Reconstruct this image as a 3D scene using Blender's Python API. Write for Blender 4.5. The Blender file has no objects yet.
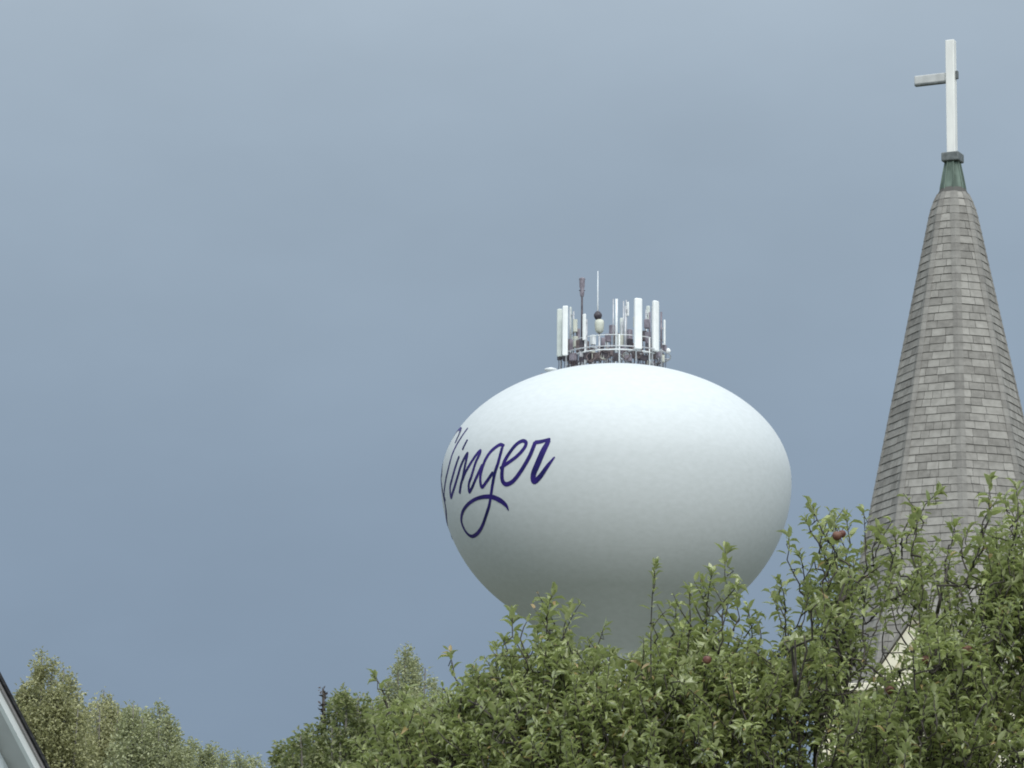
import bpy, math, random
import numpy as np
from mathutils import Vector, Matrix

rng = np.random.default_rng(7)
random.seed(7)
SC = bpy.context.scene
DEBUG = False
COL = SC.collection
R_ = math.radians

# ------------------------------------------------------------------ camera
F = 4000.0
PITCH, ROLL = R_(11.4), R_(0.5)
CAM = np.array([0.0, 0.0, 1.6])


def _rx(a):
    c, s = math.cos(a), math.sin(a)
    return np.array([[1, 0, 0], [0, c, -s], [0, s, c]])


def _rz(a):
    c, s = math.cos(a), math.sin(a)
    return np.array([[c, -s, 0], [s, c, 0], [0, 0, 1]])


RC = _rx(math.pi / 2 + PITCH) @ _rz(ROLL)


def proj(p):
    q = (np.asarray(p, float) - CAM) @ RC
    return np.stack([512 + F * q[..., 0] / -q[..., 2], 384 - F * q[..., 1] / -q[..., 2]], -1)


def ray(px, py):
    d = RC @ np.array([(px - 512) / F, (384 - py) / F, -1.0])
    return d / np.linalg.norm(d)


def at(px, py, Y):
    """surveyed point: the direction seen in the photograph taken to the depth Y"""
    d = ray(px, py)
    return CAM + d * (Y / d[1])


def z_at(x, y, py):
    lo, hi = -5.0, 90.0
    for _ in range(50):
        m = (lo + hi) / 2
        if proj((x, y, m))[1] > py:
            lo = m
        else:
            hi = m
    return (lo + hi) / 2


cd = bpy.data.cameras.new("camera")
cam = bpy.data.objects.new("camera", cd)
COL.objects.link(cam)
cd.sensor_width = 36.0
cd.lens = 36.0 * F / 1024
cd.clip_start, cd.clip_end = 0.1, 20000
M4 = Matrix.Identity(4)
for i in range(3):
    for j in range(3):
        M4[i][j] = RC[i, j]
cam.matrix_world = Matrix.Translation(Vector(CAM)) @ M4
SC.camera = cam

# ------------------------------------------------------------------ colour management
SC.cycles.filter_width = 1.9
SC.view_settings.view_transform = "Standard"
SC.view_settings.look = "None"
SC.view_settings.exposure = 0.4
SC.view_settings.gamma = 1.0
SC.view_settings.use_curve_mapping = False

# ------------------------------------------------------------------ light
SUN_EL, SUN_AZ = R_(38), R_(170)          # azimuth measured clockwise from +Y (behind, to the right)
SUN_DIR = Vector((math.sin(SUN_AZ) * math.cos(SUN_EL), math.cos(SUN_AZ) * math.cos(SUN_EL), math.sin(SUN_EL)))
sd = bpy.data.lights.new("sun", "SUN")
sd.energy = 1.5
sd.angle = R_(28)
sd.color = (1.0, 0.975, 0.93)
so = bpy.data.objects.new("sun", sd)
COL.objects.link(so)
so.rotation_euler = SUN_DIR.to_track_quat("Z", "Y").to_euler()
so.location = (30, -40, 60)


def build_world():
    w = bpy.data.worlds.new("World")
    SC.world = w
    w.use_nodes = True
    nt = w.node_tree
    N, L = nt.nodes, nt.links
    N.clear()
    out = N.new("ShaderNodeOutputWorld")
    bg = N.new("ShaderNodeBackground")
    bg.inputs["Strength"].default_value = 0.1
    sky = N.new("ShaderNodeTexSky")
    sky.sky_type = "NISHITA"
    sky.sun_disc = False
    sky.sun_elevation = SUN_EL
    sky.sun_rotation = SUN_AZ
    tc = N.new("ShaderNodeTexCoord")
    sep = N.new("ShaderNodeSeparateXYZ")
    L.new(tc.outputs["Generated"], sep.inputs[0])
    ramp = N.new("ShaderNodeValToRGB")
    cr = ramp.color_ramp
    stops = [(0.0, (.111, .158, .232)), (.09, (.136, .184, .257)), (.16, (.177, .230, .300)), (.22, (.222, .279, .343)),
             (.30, (.282, .342, .402)), (.55, (.54, .61, .66)), (1.0, (.80, .85, .88))]
    cr.interpolation = "B_SPLINE"
    while len(cr.elements) < len(stops):
        cr.elements.new(0.5)
    for e, (p, c) in zip(cr.elements, stops):
        e.position = p
        e.color = (*c, 1)
    L.new(sep.outputs["Z"], ramp.inputs["Fac"])
    # cloud mottling
    mp = N.new("ShaderNodeMapping")
    mp.inputs["Scale"].default_value = (7, 7, 13)
    mp.inputs["Rotation"].default_value = (0.0, 0.25, 0.0)
    L.new(tc.outputs["Generated"], mp.inputs[0])
    no = N.new("ShaderNodeTexNoise")
    no.inputs["Scale"].default_value = 1.6
    no.inputs["Detail"].default_value = 5
    no.inputs["Roughness"].default_value = .5
    L.new(mp.outputs[0], no.inputs["Vector"])
    mr = N.new("ShaderNodeMapRange")
    mr.inputs["From Min"].default_value = .25
    mr.inputs["From Max"].default_value = .75
    mr.inputs["To Min"].default_value = 9.35
    mr.inputs["To Max"].default_value = 10.65
    L.new(no.outputs["Fac"], mr.inputs["Value"])
    # clouds are brighter round the veiled sun
    dp = N.new("ShaderNodeVectorMath")
    dp.operation = "DOT_PRODUCT"
    dp.inputs[1].default_value = SUN_DIR
    L.new(tc.outputs["Generated"], dp.inputs[0])
    m2 = N.new("ShaderNodeMapRange")
    m2.inputs["From Min"].default_value = -.25
    m2.inputs["From Max"].default_value = 1
    m2.inputs["To Min"].default_value = 1.0
    m2.inputs["To Max"].default_value = 1.9
    L.new(dp.outputs["Value"], m2.inputs["Value"])
    mm = N.new("ShaderNodeMath")
    mm.operation = "MULTIPLY"
    L.new(mr.outputs[0], mm.inputs[0])
    L.new(m2.outputs[0], mm.inputs[1])
    sc = N.new("ShaderNodeVectorMath")
    sc.operation = "SCALE"
    L.new(ramp.outputs["Color"], sc.inputs[0])
    L.new(mm.outputs[0], sc.inputs["Scale"])
    mix = N.new("ShaderNodeMix")
    mix.data_type = "RGBA"
    mix.inputs["Factor"].default_value = 0.94
    L.new(sky.outputs[0], mix.inputs["A"])
    L.new(sc.outputs[0], mix.inputs["B"])
    L.new(mix.outputs["Result"], bg.inputs["Color"])
    L.new(bg.outputs[0], out.inputs[0])


build_world()


# ------------------------------------------------------------------ materials
def mat(name, c1, c2=None, rough=.6, scale=3.0, stretch=(1, 1, 1), spec=.5, metal=0.0, bump=0.0, bscale=None, island=None, detail=5, lohi=(.35, .65), trans=None, under=None, odd=None):
    m = bpy.data.materials.new(name)
    m.use_nodes = True
    nt = m.node_tree
    N, L = nt.nodes, nt.links
    N.clear()
    out = N.new("ShaderNodeOutputMaterial")
    b = N.new("ShaderNodeBsdfPrincipled")
    L.new(b.outputs[0], out.inputs[0])
    b.inputs["Roughness"].default_value = rough
    b.inputs["Metallic"].default_value = metal
    b.inputs["Specular IOR Level"].default_value = spec
    tc = N.new("ShaderNodeTexCoord")
    mp = N.new("ShaderNodeMapping")
    mp.inputs["Scale"].default_value = stretch
    L.new(tc.outputs["Object"], mp.inputs[0])
    no = N.new("ShaderNodeTexNoise")
    no.inputs["Scale"].default_value = scale
    no.inputs["Detail"].default_value = detail
    L.new(mp.outputs[0], no.inputs["Vector"])
    c2 = c2 or c1
    mr = N.new("ShaderNodeMapRange")
    mr.inputs["From Min"].default_value, mr.inputs["From Max"].default_value = lohi
    L.new(no.outputs["Fac"], mr.inputs["Value"])
    fac = mr.outputs[0]
    if island is not None:                       # a share of the variation goes piece by piece
        g = N.new("ShaderNodeNewGeometry")
        mx = N.new("ShaderNodeMix")
        mx.inputs["Factor"].default_value = island
        L.new(fac, mx.inputs["A"])
        L.new(g.outputs["Random Per Island"], mx.inputs["B"])
        fac = mx.outputs["Result"]
    cm = N.new("ShaderNodeMix")
    cm.data_type = "RGBA"
    cm.inputs["A"].default_value = (*c1, 1)
    cm.inputs["B"].default_value = (*c2, 1)
    L.new(fac, cm.inputs["Factor"])
    col = cm.outputs["Result"]
    if odd is not None:                          # the odd yellowed or browned leaf
        g3 = N.new("ShaderNodeNewGeometry")
        gt = N.new("ShaderNodeMath")
        gt.operation = "GREATER_THAN"
        gt.inputs[1].default_value = .955
        L.new(g3.outputs["Random Per Island"], gt.inputs[0])
        om = N.new("ShaderNodeMix")
        om.data_type = "RGBA"
        om.inputs["B"].default_value = (*odd, 1)
        L.new(gt.outputs[0], om.inputs["Factor"])
        L.new(col, om.inputs["A"])
        col = om.outputs["Result"]
    if under is not None:                        # paler lower side of a leaf
        g2 = N.new("ShaderNodeNewGeometry")
        um = N.new("ShaderNodeMix")
        um.data_type = "RGBA"
        um.inputs["B"].default_value = (*under, 1)
        L.new(g2.outputs["Backfacing"], um.inputs["Factor"])
        L.new(col, um.inputs["A"])
        col = um.outputs["Result"]
    L.new(col, b.inputs["Base Color"])
    if bump:
        n2 = N.new("ShaderNodeTexNoise")
        n2.inputs["Scale"].default_value = bscale or scale * 4
        n2.inputs["Detail"].default_value = 4
        L.new(mp.outputs[0], n2.inputs["Vector"])
        bp = N.new("ShaderNodeBump")
        bp.inputs["Strength"].default_value = bump
        bp.inputs["Distance"].default_value = .02
        L.new(n2.outputs["Fac"], bp.inputs["Height"])
        L.new(bp.outputs[0], b.inputs["Normal"])
    if trans is not None:
        t = N.new("ShaderNodeBsdfTranslucent")
        t.inputs["Color"].default_value = (*trans, 1)
        ms = N.new("ShaderNodeMixShader")
        ms.inputs[0].default_value = .34
        L.new(b.outputs[0], ms.inputs[1])
        L.new(t.outputs[0], ms.inputs[2])
        L.new(ms.outputs[0], out.inputs[0])
    return m


MAT = dict(
    tank=mat("tank white paint", (.600, .632, .642), (.550, .582, .586), rough=.6, scale=2.8, stretch=(1, 1, 1.8), spec=.25, bump=.02, bscale=6, detail=14, lohi=(.28, .72)),
    blue=mat("blue sign paint", (.010, .009, .085), (.036, .018, .18), rough=.5, scale=.8, spec=.25),
    steel=mat("galvanised steel", (.42, .43, .45), (.55, .56, .58), rough=.45, metal=.4, scale=5),
    whitesteel=mat("white painted steel", (.80, .83, .84), (.70, .73, .74), rough=.4, scale=4),
    antenna=mat("antenna cover", (.84, .86, .85), (.78, .80, .79), rough=.45, scale=3),
    creamant=mat("aged antenna cover", (.66, .70, .66), (.58, .62, .58), rough=.5, scale=3),
    dark=mat("dark equipment", (.035, .03, .04), (.09, .075, .085), rough=.55, scale=4),
    brown=mat("brownish cable", (.10, .075, .075), (.20, .16, .16), rough=.6, scale=6),
    mauve=mat("grey mauve equipment", (.15, .13, .155), (.30, .27, .31), rough=.5, scale=4),
    creambox=mat("cream cabinet", (.62, .63, .54), (.52, .54, .47), rough=.5, scale=4),
    shingle=mat("grey shingles", (.175, .167, .152), (.350, .336, .308), rough=.9, scale=9, island=.65, bump=.4, bscale=60, spec=.2),
    hip=mat("hip shingles", (.18, .172, .158), (.295, .284, .262), rough=.9, scale=9, island=.6, bump=.4, bscale=60, spec=.2),
    under=mat("roof felt", (.11, .107, .10), rough=.95, spec=.1),
    copper=mat("weathered copper", (.060, .090, .068), (.14, .19, .155), rough=.65, scale=7, stretch=(1, 1, .3)),
    collar=mat("dark weathered copper and crossbar shade", (.075, .085, .085), (.15, .165, .165), rough=.6, scale=9),  # copper of the collar, and the painted shade on the crossbar
    crosswhite=mat("white painted wood", (.80, .80, .76), (.70, .70, .67), rough=.5, scale=3, stretch=(3, 3, .6)),
    crossshade=mat("shaded white paint", (.52, .53, .52), (.42, .43, .42), rough=.6, scale=6),  # grey of the bar's shaded side put into its white paint
    cream=mat("cream painted wood", (.80, .75, .58), (.70, .66, .52), rough=.55, scale=3),
    louvre=mat("louvre slats", (.30, .30, .27), (.22, .22, .2), rough=.7, scale=4),
    glass=mat("window glass", (.03, .035, .04), rough=.08, spec=.8),
    door=mat("brown door", (.16, .07, .04), (.11, .05, .03), rough=.5, scale=5, stretch=(4, 4, .5)),
    houseroof=mat("charcoal shingles", (.022, .022, .024), (.05, .05, .052), rough=.9, scale=8, stretch=(1, 6, 6), spec=.2),
    fascia=mat("white fascia", (.74, .77, .76), (.66, .69, .68), rough=.45, scale=3),
    drip=mat("grey drip edge", (.36, .34, .34), (.28, .27, .27), rough=.5, scale=3),
    soffit=mat("grey soffit", (.50, .515, .51), (.44, .455, .45), rough=.6, scale=4),
    siding=mat("pale blue siding", (.62, .69, .72), (.55, .62, .65), rough=.5, scale=2, stretch=(1, 1, 8)),
    stone=mat("foundation stone", (.30, .29, .27), (.22, .21, .2), rough=.9, scale=3, bump=.5),
    bark=mat("bark", (.030, .025, .020), (.075, .064, .054), rough=.9, scale=14, stretch=(1, 1, .4), bump=.6),
    greybark=mat("grey bark", (.10, .09, .08), (.19, .18, .16), rough=.9, scale=8, stretch=(1, 1, .4), bump=.6),
    apple=mat("russet apple", (.105, .035, .03), (.17, .09, .06), rough=.5, scale=30, spec=.3),
    grass=mat("lawn", (.097, .102, .070), (.152, .153, .115), rough=.95, scale=.6, detail=10, spec=.1, bump=.5, bscale=30),
    leaf=mat("apple leaves", (.088, .120, .036), (.40, .445, .172), rough=.34, scale=1.6, island=.75, under=(.36, .39, .20), trans=(.37, .44, .14), spec=.8, odd=(.34, .24, .10)),
    leaf_olive=mat("olive leaves", (.29, .30, .14), (.52, .51, .30), rough=.5, scale=1.2, island=.5, under=(.28, .28, .18), trans=(.46, .47, .22)),
    leaf_pale=mat("pale leaves", (.28, .305, .15), (.50, .52, .33), rough=.5, scale=1.2, island=.5, under=(.36, .38, .29), trans=(.42, .45, .2)),
    leaf_dark=mat("dark leaves", (.115, .132, .058), (.36, .375, .20), rough=.45, scale=1.4, island=.6, under=(.26, .29, .19), trans=(.3, .36, .1)),
    leaf_dry=mat("dead leaves", (.05, .042, .04), (.12, .095, .085), rough=.8, scale=3),
)


# ------------------------------------------------------------------ mesh helper
class MB:
    def __init__(self):
        self.v, self.f = [], []

    def add(self, vs, fs):
        o = len(self.v)
        self.v += [tuple(map(float, p)) for p in vs]
        self.f += [tuple(i + o for i in q) for q in fs]
        return self

    def box(self, c, s, rot=None):
        hx, hy, hz = [q / 2 for q in s]
        P = np.array([(x, y, z) for x in (-hx, hx) for y in (-hy, hy) for z in (-hz, hz)])
        if rot is not None:
            P = P @ np.asarray(rot).T
        P = P + np.asarray(c)
        return self.add(P, [(0, 1, 3, 2), (4, 6, 7, 5), (0, 4, 5, 1), (2, 3, 7, 6), (0, 2, 6, 4), (1, 5, 7, 3)])

    def hexa(self, P):
        """8 corners ordered as in box()"""
        return self.add(P, [(0, 1, 3, 2), (4, 6, 7, 5), (0, 4, 5, 1), (2, 3, 7, 6), (0, 2, 6, 4), (1, 5, 7, 3)])

    def tube(self, pts, r, n=8, cap=True):
        pts = np.asarray(pts, float)
        k = len(pts)
        rr = np.broadcast_to(np.asarray(r, float), (k,))
        tan = np.gradient(pts, axis=0)
        tan /= np.linalg.norm(tan, axis=1)[:, None] + 1e-12
        ref = np.array([0, 0, 1.0]) if abs(tan[0][2]) < .9 else np.array([1.0, 0, 0])
        a = np.linspace(0, 2 * math.pi, n, endpoint=False)
        vs = []
        for i in range(k):
            u = np.cross(tan[i], ref)
            u /= np.linalg.norm(u) + 1e-12
            w = np.cross(tan[i], u)
            vs.append(pts[i] + rr[i] * (np.cos(a)[:, None] * u + np.sin(a)[:, None] * w))
        vs = np.concatenate(vs)
        fs = [(i * n + j, i * n + (j + 1) % n, (i + 1) * n + (j + 1) % n, (i + 1) * n + j) for i in range(k - 1) for j in range(n)]
        if cap:
            fs += [tuple(range(n - 1, -1, -1)), tuple((k - 1) * n + j for j in range(n))]
        return self.add(vs, fs)

    def lathe(self, prof, n=48, c=(0, 0, 0), cap=False):
        a = np.linspace(0, 2 * math.pi, n, endpoint=False)
        vs, k = [], len(prof)
        for r, z in prof:
            vs += [(c[0] + r * math.cos(t), c[1] + r * math.sin(t), c[2] + z) for t in a]
        fs = [(i * n + j, (i + 1) * n + j, (i + 1) * n + (j + 1) % n, i * n + (j + 1) % n) for i in range(k - 1) for j in range(n)]
        if cap:
            fs += [tuple(range(n)), tuple((k - 1) * n + j for j in range(n - 1, -1, -1))]
        return self.add(vs, fs)

    def build(self, name, m, parent=None, smooth=False, bevel=0):
        return raw(name, self.v, self.f, m, parent, smooth, bevel)


def raw(name, v, f, m, parent=None, smooth=False, bevel=0):
    me = bpy.data.meshes.new(name)
    me.from_pydata(v, [], f)
    me.materials.append(MAT[m])
    if smooth:
        me.polygons.foreach_set("use_smooth", [True] * len(me.polygons))
    me.update()
    o = bpy.data.objects.new(name, me)
    COL.objects.link(o)
    if parent is not None:
        o.parent = parent
    if bevel:
        b = o.modifiers.new("bevel", "BEVEL")
        b.width = bevel
        b.segments = 2
        b.limit_method = "ANGLE"
    return o


def empty(name, loc, rz=0.0, label=None, cat=None, group=None):
    o = bpy.data.objects.new(name, None)
    COL.objects.link(o)
    o.location = loc
    o.rotation_euler = (0, 0, rz)
    o.empty_display_size = .3
    if label:
        o["label"] = label
    if cat:
        o["category"] = cat
    if group:
        o["group"] = group
    return o


# ------------------------------------------------------------------ ground
def build_ground():
    xs = np.concatenate([-np.geomspace(4000, 6, 26), np.linspace(-5, 5, 5), np.geomspace(6, 4000, 26)])
    ys = xs
    X, Y = np.meshgrid(xs, ys)
    D = np.hypot(X, Y)
    Z = .5 * np.sin(X * .013 + 1) * np.cos(Y * .011) * np.clip((D - 260) / 200, 0, 1) - .02
    n = len(xs)
    v = np.stack([X, Y, Z], -1).reshape(-1, 3)
    f = [(i * n + j, i * n + j + 1, (i + 1) * n + j + 1, (i + 1) * n + j) for i in range(n - 1) for j in range(n - 1)]
    o = raw("ground", [tuple(p) for p in v], f, "grass", None, True)
    o["kind"] = "structure"
    o["label"] = "grassy ground running out under the trees and buildings"


build_ground()

# ------------------------------------------------------------------ water tower
TC = at(616, 482, 206.0)
S_ = np.linalg.norm(TC - CAM) / F                 # metres per pixel at the tank
A_ = 175 * S_


def tank_profile():
    pr = []
    B = 116 * S_
    for t in np.linspace(0, math.pi / 2, 40):
        pr.append((max(A_ * math.sin(t), .02), B * math.cos(t)))
    BL = 158 * S_
    sl = math.tan(R_(37))
    for t in np.linspace(0, math.pi / 2, 80)[1:]:
        r, z = A_ * math.cos(t), -BL * math.sin(t)
        if abs(BL * math.cos(t) / (A_ * math.sin(t))) < sl:
            break
        pr.append((r, z))
    r0, z0 = pr[-1]
    rs, fl = 29 * S_, 16 * S_
    zc = z0 - (r0 - rs) * sl
    p1, p2, p3 = np.array([rs + fl, zc + fl * sl]), np.array([rs, zc]), np.array([rs, zc - fl])
    for t in np.linspace(0, 1, 12):
        pr.append(tuple((1 - t) ** 2 * p1 + 2 * t * (1 - t) * p2 + t * t * p3))
    return np.array(pr)


TP = tank_profile()
_zi = TP[::-1, 1]
_ri = TP[::-1, 0]


def tank_r(z):
    return np.interp(z, _zi, _ri)


def on_tank(th, z, off=0.0):
    """th measured from the side that faces -Y, positive to +X; point and normal in tower coordinates (z from the tank centre)"""
    r = tank_r(z)
    e = .02
    drdz = (tank_r(z + e) - tank_r(z - e)) / (2 * e)
    n = np.stack([np.sin(th), -np.cos(th), -drdz + 0 * th], -1)
    n /= np.linalg.norm(n, axis=-1)[..., None]
    p = np.stack([r * np.sin(th), -r * np.cos(th), z + 0 * th], -1)
    return p + n * off, n


def hit_tank(px, py):
    """first point of the tank seen in direction (px,py) -> (theta, z); slides inwards when the ray just misses the limb"""
    for k in range(60):
        d = ray(px, py)
        t = np.linspace(190, 225, 7001)
        P = CAM + t[:, None] * d - TC
        inside = np.hypot(P[:, 0], P[:, 1]) < tank_r(P[:, 2])
        inside &= (P[:, 2] < _zi[-1])
        if inside.any():
            p = P[inside.argmax()]
            return math.atan2(p[0], -p[1]), p[2]
        px += .25
    raise ValueError


def catmull(P, n=8):
    P = np.asarray(P, float)
    Q = np.vstack([2 * P[0] - P[1], P, 2 * P[-1] - P[-2]])
    out = []
    for i in range(1, len(Q) - 2):
        a, b, c, d = Q[i - 1:i + 3]
        for t in np.linspace(0, 1, n, endpoint=False):
            out.append(.5 * ((2 * b) + (c - a) * t + (2 * a - 5 * b + 4 * c - d) * t * t + (3 * b - a - 3 * c + d) * t ** 3))
    out.append(P[-1])
    return np.array(out)


def build_tower():
    root = empty("water_tower", (TC[0], TC[1], 0), 0,
                 "white bulbous water tower with dark blue script lettering and a crown of antennas on top", "water tower")
    zc = TC[2]
    tank = MB().lathe([tuple(p) for p in TP], 192, (0, 0, zc)).build("tank", "tank", root, True)
    # weld seams: slim raised bands
    for z in (-4.6, -6.4):
        rr = tank_r(z)
        dr = (tank_r(z + .02) - tank_r(z - .02)) / .04
        h = .02
        MB().lathe([(rr + dr * h, zc + z + h), (rr + dr * h * .4 + .002, zc + z + h * .4), (rr - dr * h * .4 + .002, zc + z - h * .4), (rr - dr * h, zc + z - h)], 192).build("weld_seam", "tank", tank, True)
    # pedestal
    rs = TP[-1, 0]
    zt = zc + TP[-1, 1]
    MB().lathe([(rs, zt - .004), (rs, 5.5), (rs * 1.12, 4.6), (rs * 2.2, .9), (rs * 2.3, 0)], 96).build("pedestal", "tank", root, True)
    dr = MB().box((0, -rs * 2.12, 1.15), (1.0, .5, 2.1)).build("door", "steel", root, False, .02)
    # ---- script lettering
    strokes = []                      # (list of (px,py,width px))
    W = 1.0

    def px_stroke(pts, ws):
        q = np.array([hit_tank(*p) for p in pts])
        strokes.append((q, ws))
    # l
    px_stroke([(468, 427.8), (461.3, 437.2), (453.5, 451.3), (448.8, 466.9), (445.9, 479.4), (444.6, 488), (444.2, 495), (445.6, 501)], .23)
    # i (dot, stem and joining hairline)
    px_stroke([(467.6, 439.5), (465, 444.5), (462.5, 450)], .2)
    px_stroke([(459.4, 456), (455, 468.4), (452, 479.4), (450.2, 487), (450.9, 497), (452.6, 493), (454.9, 486), (457.6, 477), (460.3, 467.8), (464, 459), (467.4, 453.8), (466.6, 459), (464.8, 467), (463, 477), (461, 485), (459.8, 493.6)], .22)
    # n arch and its join to the g
    px_stroke([(462.6, 480), (466, 471.5), (471.5, 462), (477, 454), (480.4, 450.8), (479.6, 454.5), (476, 462), (471.8, 475.5), (469, 484), (469.4, 491.6), (472.2, 487.5), (475.2, 480.5), (479.3, 471.5), (482.6, 464.5)], .19)
    # g: bowl, then stem with its long loop
    px_stroke([(504.2, 446.4), (502.4, 445.2), (499.4, 445), (491.8, 450.6), (486, 458.8), (482.6, 467.5), (480.4, 478), (482, 487), (487, 481.2), (493.4, 472)], .19)
    px_stroke([(502.4, 447.3), (500.6, 454), (498, 463.6), (495.2, 472), (492.4, 486.5), (490.3, 500.2), (487.9, 510.3), (482.8, 525), (477.4, 533.4), (471.5, 536.2), (465.6, 531.2), (461.6, 521.3), (463, 511.5), (469.2, 503.3), (478.5, 498), (490.3, 496.6), (499.6, 500), (505.9, 505), (508.8, 510.6)],
              [.19, .19, .2, .21, .2, .18, .19, .19, .2, .2, .21, .21, .2, .19, .19, .24, .28, .22, .05])
    # e, running up into the r
    px_stroke([(500, 468.6), (507.4, 463.4), (516.8, 456.4), (523.8, 448.8), (526.2, 443.2), (523, 440.9), (516.8, 444.2), (509.8, 452.7), (504, 463), (502.1, 473.4), (503, 481.4), (507, 484.2), (513.7, 480.6), (521.5, 470.4), (529.3, 457.1), (533.6, 447), (535.4, 441.9)],
              [.16, .19, .19, .2, .2, .2, .2, .2, .22, .24, .24, .23, .22, .22, .22, .22, .22])
    # r: the shoulder, the thick stem and the flick
    px_stroke([(534.6, 442.6), (541.8, 441.5), (550.6, 439)], [.22, .2, .15])
    px_stroke([(549.4, 440), (546.6, 445), (543.2, 451.4), (537.9, 463.6), (533.6, 474.4), (534.4, 481.4), (540.3, 476.4), (548, 465.6), (554.9, 456.8)],
              [.2, .27, .32, .33, .31, .28, .26, .2, .08])
    # S, on the far side of the limb: only the ends of its curves come round
    t0, z0 = hit_tank(458.2, 434)
    t1, z1 = hit_tank(442, 482)
    t2, z2 = hit_tank(449, 536)
    strokes.append((np.array([(t0 + .035, z0 - .55), (t0 + .03, z0 + .02), (t0 - .02, z0 + .3), (t0 - .10, z0 + .35), (t0 - .20, z0 - .1), (t0 - .24, z0 - .9), (t0 - .19, z0 - 1.8), (t1 - .05, z1 + .3), (t1 + .012, z1 - .6),
                              (t1 + .02, z1 - 1.5), (t2 + .015, z2 + .5), (t2 - .04, z2 + .1), (t2 - .18, z2 + .1), (t2 - .30, z2 + .5), (t2 - .36, z2 + 1.2)]), .22))
    lb = MB()
    for k, (q, w) in enumerate(strokes):
        c = catmull(q, 10)
        wa = np.interp(np.linspace(0, 1, len(c)), np.linspace(0, 1, len(q)), w) if np.ndim(w) else np.full(len(c), w)
        wa = wa.copy()
        off = .003 + .0016 * k + np.linspace(0, .005, len(c))
        p, n = on_tank(c[:, 0], c[:, 1], 0.0)
        tg = np.gradient(p, axis=0)
        tg /= np.linalg.norm(tg, axis=1)[:, None]
        sd_ = np.cross(n, tg)
        p = p + n * off[:, None] + np.array([0, 0, zc])
        wa *= 1.0
        wa[0] *= .6
        wa[-1] *= .6
        Lp, Rp = p + sd_ * wa[:, None] / 2, p - sd_ * wa[:, None] / 2
        m = len(c)
        lb.add(np.vstack([Lp, Rp]), [(i, m + i, m + i + 1, i + 1) for i in range(m - 1)])
    lb.build("lettering", "blue", tank)

    # ---- antenna crown
    apex = TP[0, 1] + zc

    def loc(px, dy):
        """tower-local x for a photo column at the local depth dy"""
        p = at(px, 340, TC[1] + dy)
        return p[0] - TC[0]

    def top_z(x, y):
        r = math.hypot(x, y)
        return zc + np.interp(r, TP[:40, 0], TP[:40, 1])

    def zpx(x, y, py):
        return z_at(TC[0] + x, TC[1] + y, py)
    # platform railing: two hoops on posts
    RR = 2.42
    zl = zpx(0, -RR, 349.3)
    zu = zpx(0, -RR, 334.5)
    ang = np.linspace(0, 2 * math.pi, 65)

    def hoop(r, z, t):
        return MB().tube([(r * math.cos(a), r * math.sin(a), z) for a in ang], t, 8, False)
    rail = hoop(RR, zl, .038).build("railing", "whitesteel", root, True)
    hoop(RR, zu, .02).build("upper_rail", "whitesteel", rail, True)
    for a in np.radians([-134, -88, -46, -5, 42, 90, 135, 180]):
        x, y = RR * math.cos(a), RR * math.sin(a)
        MB().tube([(x, y, top_z(x, y) - .05), (x, y, zu + .02)], .04, 8).build("post", "whitesteel", rail, True)

    def panel(px, y0, y1, wpx, dy, m="antenna", yaw=None, name="panel_antenna"):
        x = loc(px, dy)
        za, zb = zpx(x, dy, y1), zpx(x, dy, y0)
        w = wpx * S_
        d_ = w * .55
        a = math.atan2(x, -dy) if yaw is None else yaw
        rot = _rz(a)
        b = MB()
        # rounded radome: an extruded rounded cross-section
        sec = []
        for t in np.linspace(0, 2 * math.pi, 20, endpoint=False):
            c_, s__ = math.cos(t), math.sin(t)
            sec.append((w / 2 * math.copysign(abs(c_) ** .45, c_), d_ / 2 * math.copysign(abs(s__) ** .6, s__)))
        sec = np.array(sec)
        vs = []
        zs = [za, za + .03, zb - .05, zb]
        ks = [.85, 1, 1, .8]
        for z, k in zip(zs, ks):
            q = np.column_stack([sec * k, np.full(20, z)]) @ rot.T + np.array([x, dy, 0])
            vs.append(q)
        vs = np.concatenate(vs)
        fs = [(i * 20 + j, i * 20 + (j + 1) % 20, (i + 1) * 20 + (j + 1) % 20, (i + 1) * 20 + j) for i in range(3) for j in range(20)]
        fs += [tuple(range(19, -1, -1)), tuple(60 + j for j in range(20))]
        b.add(vs, fs)
        o = b.build(name, m, root, True)
        o.data.shade_flat()
        inn = np.array([-math.sin(a), math.cos(a), 0]) * (d_ / 2 + .13)
        base = np.array([x, dy, 0]) + inn
        pl = MB().tube([base + (0, 0, min(za - .25, top_z(base[0], base[1]) + .15)), base + (0, 0, zb - .25)], .045, 8).build("mounting_pole", "steel", o, True)
        for z in (za + .25, zb - .45):
            MB().box(np.array([x, dy, z]) + inn * .55, (.09, .2, .07), rot).build("bracket", "steel", o)
        return o, x, dy, za, zb
    panel(559.6, 309, 356.5, 5.4, -.35, "creamant", -.35)
    panel(565.2, 306, 355.5, 5.6, -1.25, "antenna", -.3)
    panel(584.2, 314, 340, 3.6, -1.9)
    panel(638, 298.5, 349, 8.2, -2.6)
    panel(655.6, 301, 351, 7.4, -1.95)
    panel(664.6, 320, 345, 3, -.9)
    panel(627.6, 302, 316, 3, .6)
    panel(570.5, 307, 338, 3, 1.2, "creamant")
    panel(607, 334, 362, 3, 2.6, "creamant")
    panel(648, 306, 320, 4, 2.4, "creamant")
    panel(622, 318, 345, 4.5, 2.6, "creamant")

    # whips and masts
    def whip(px, y0, y1, dy, r, m, name="whip_antenna", r2=None):
        x = loc(px, dy)
        a, b = zpx(x, dy, y1), zpx(x, dy, y0)
        return MB().tube([(x, dy, a), (x, dy, a + (b - a) * .5), (x, dy, b)], [r, (r + (r2 or r)) / 2, r2 or r], 8).build(name, m, root, True)
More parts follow.
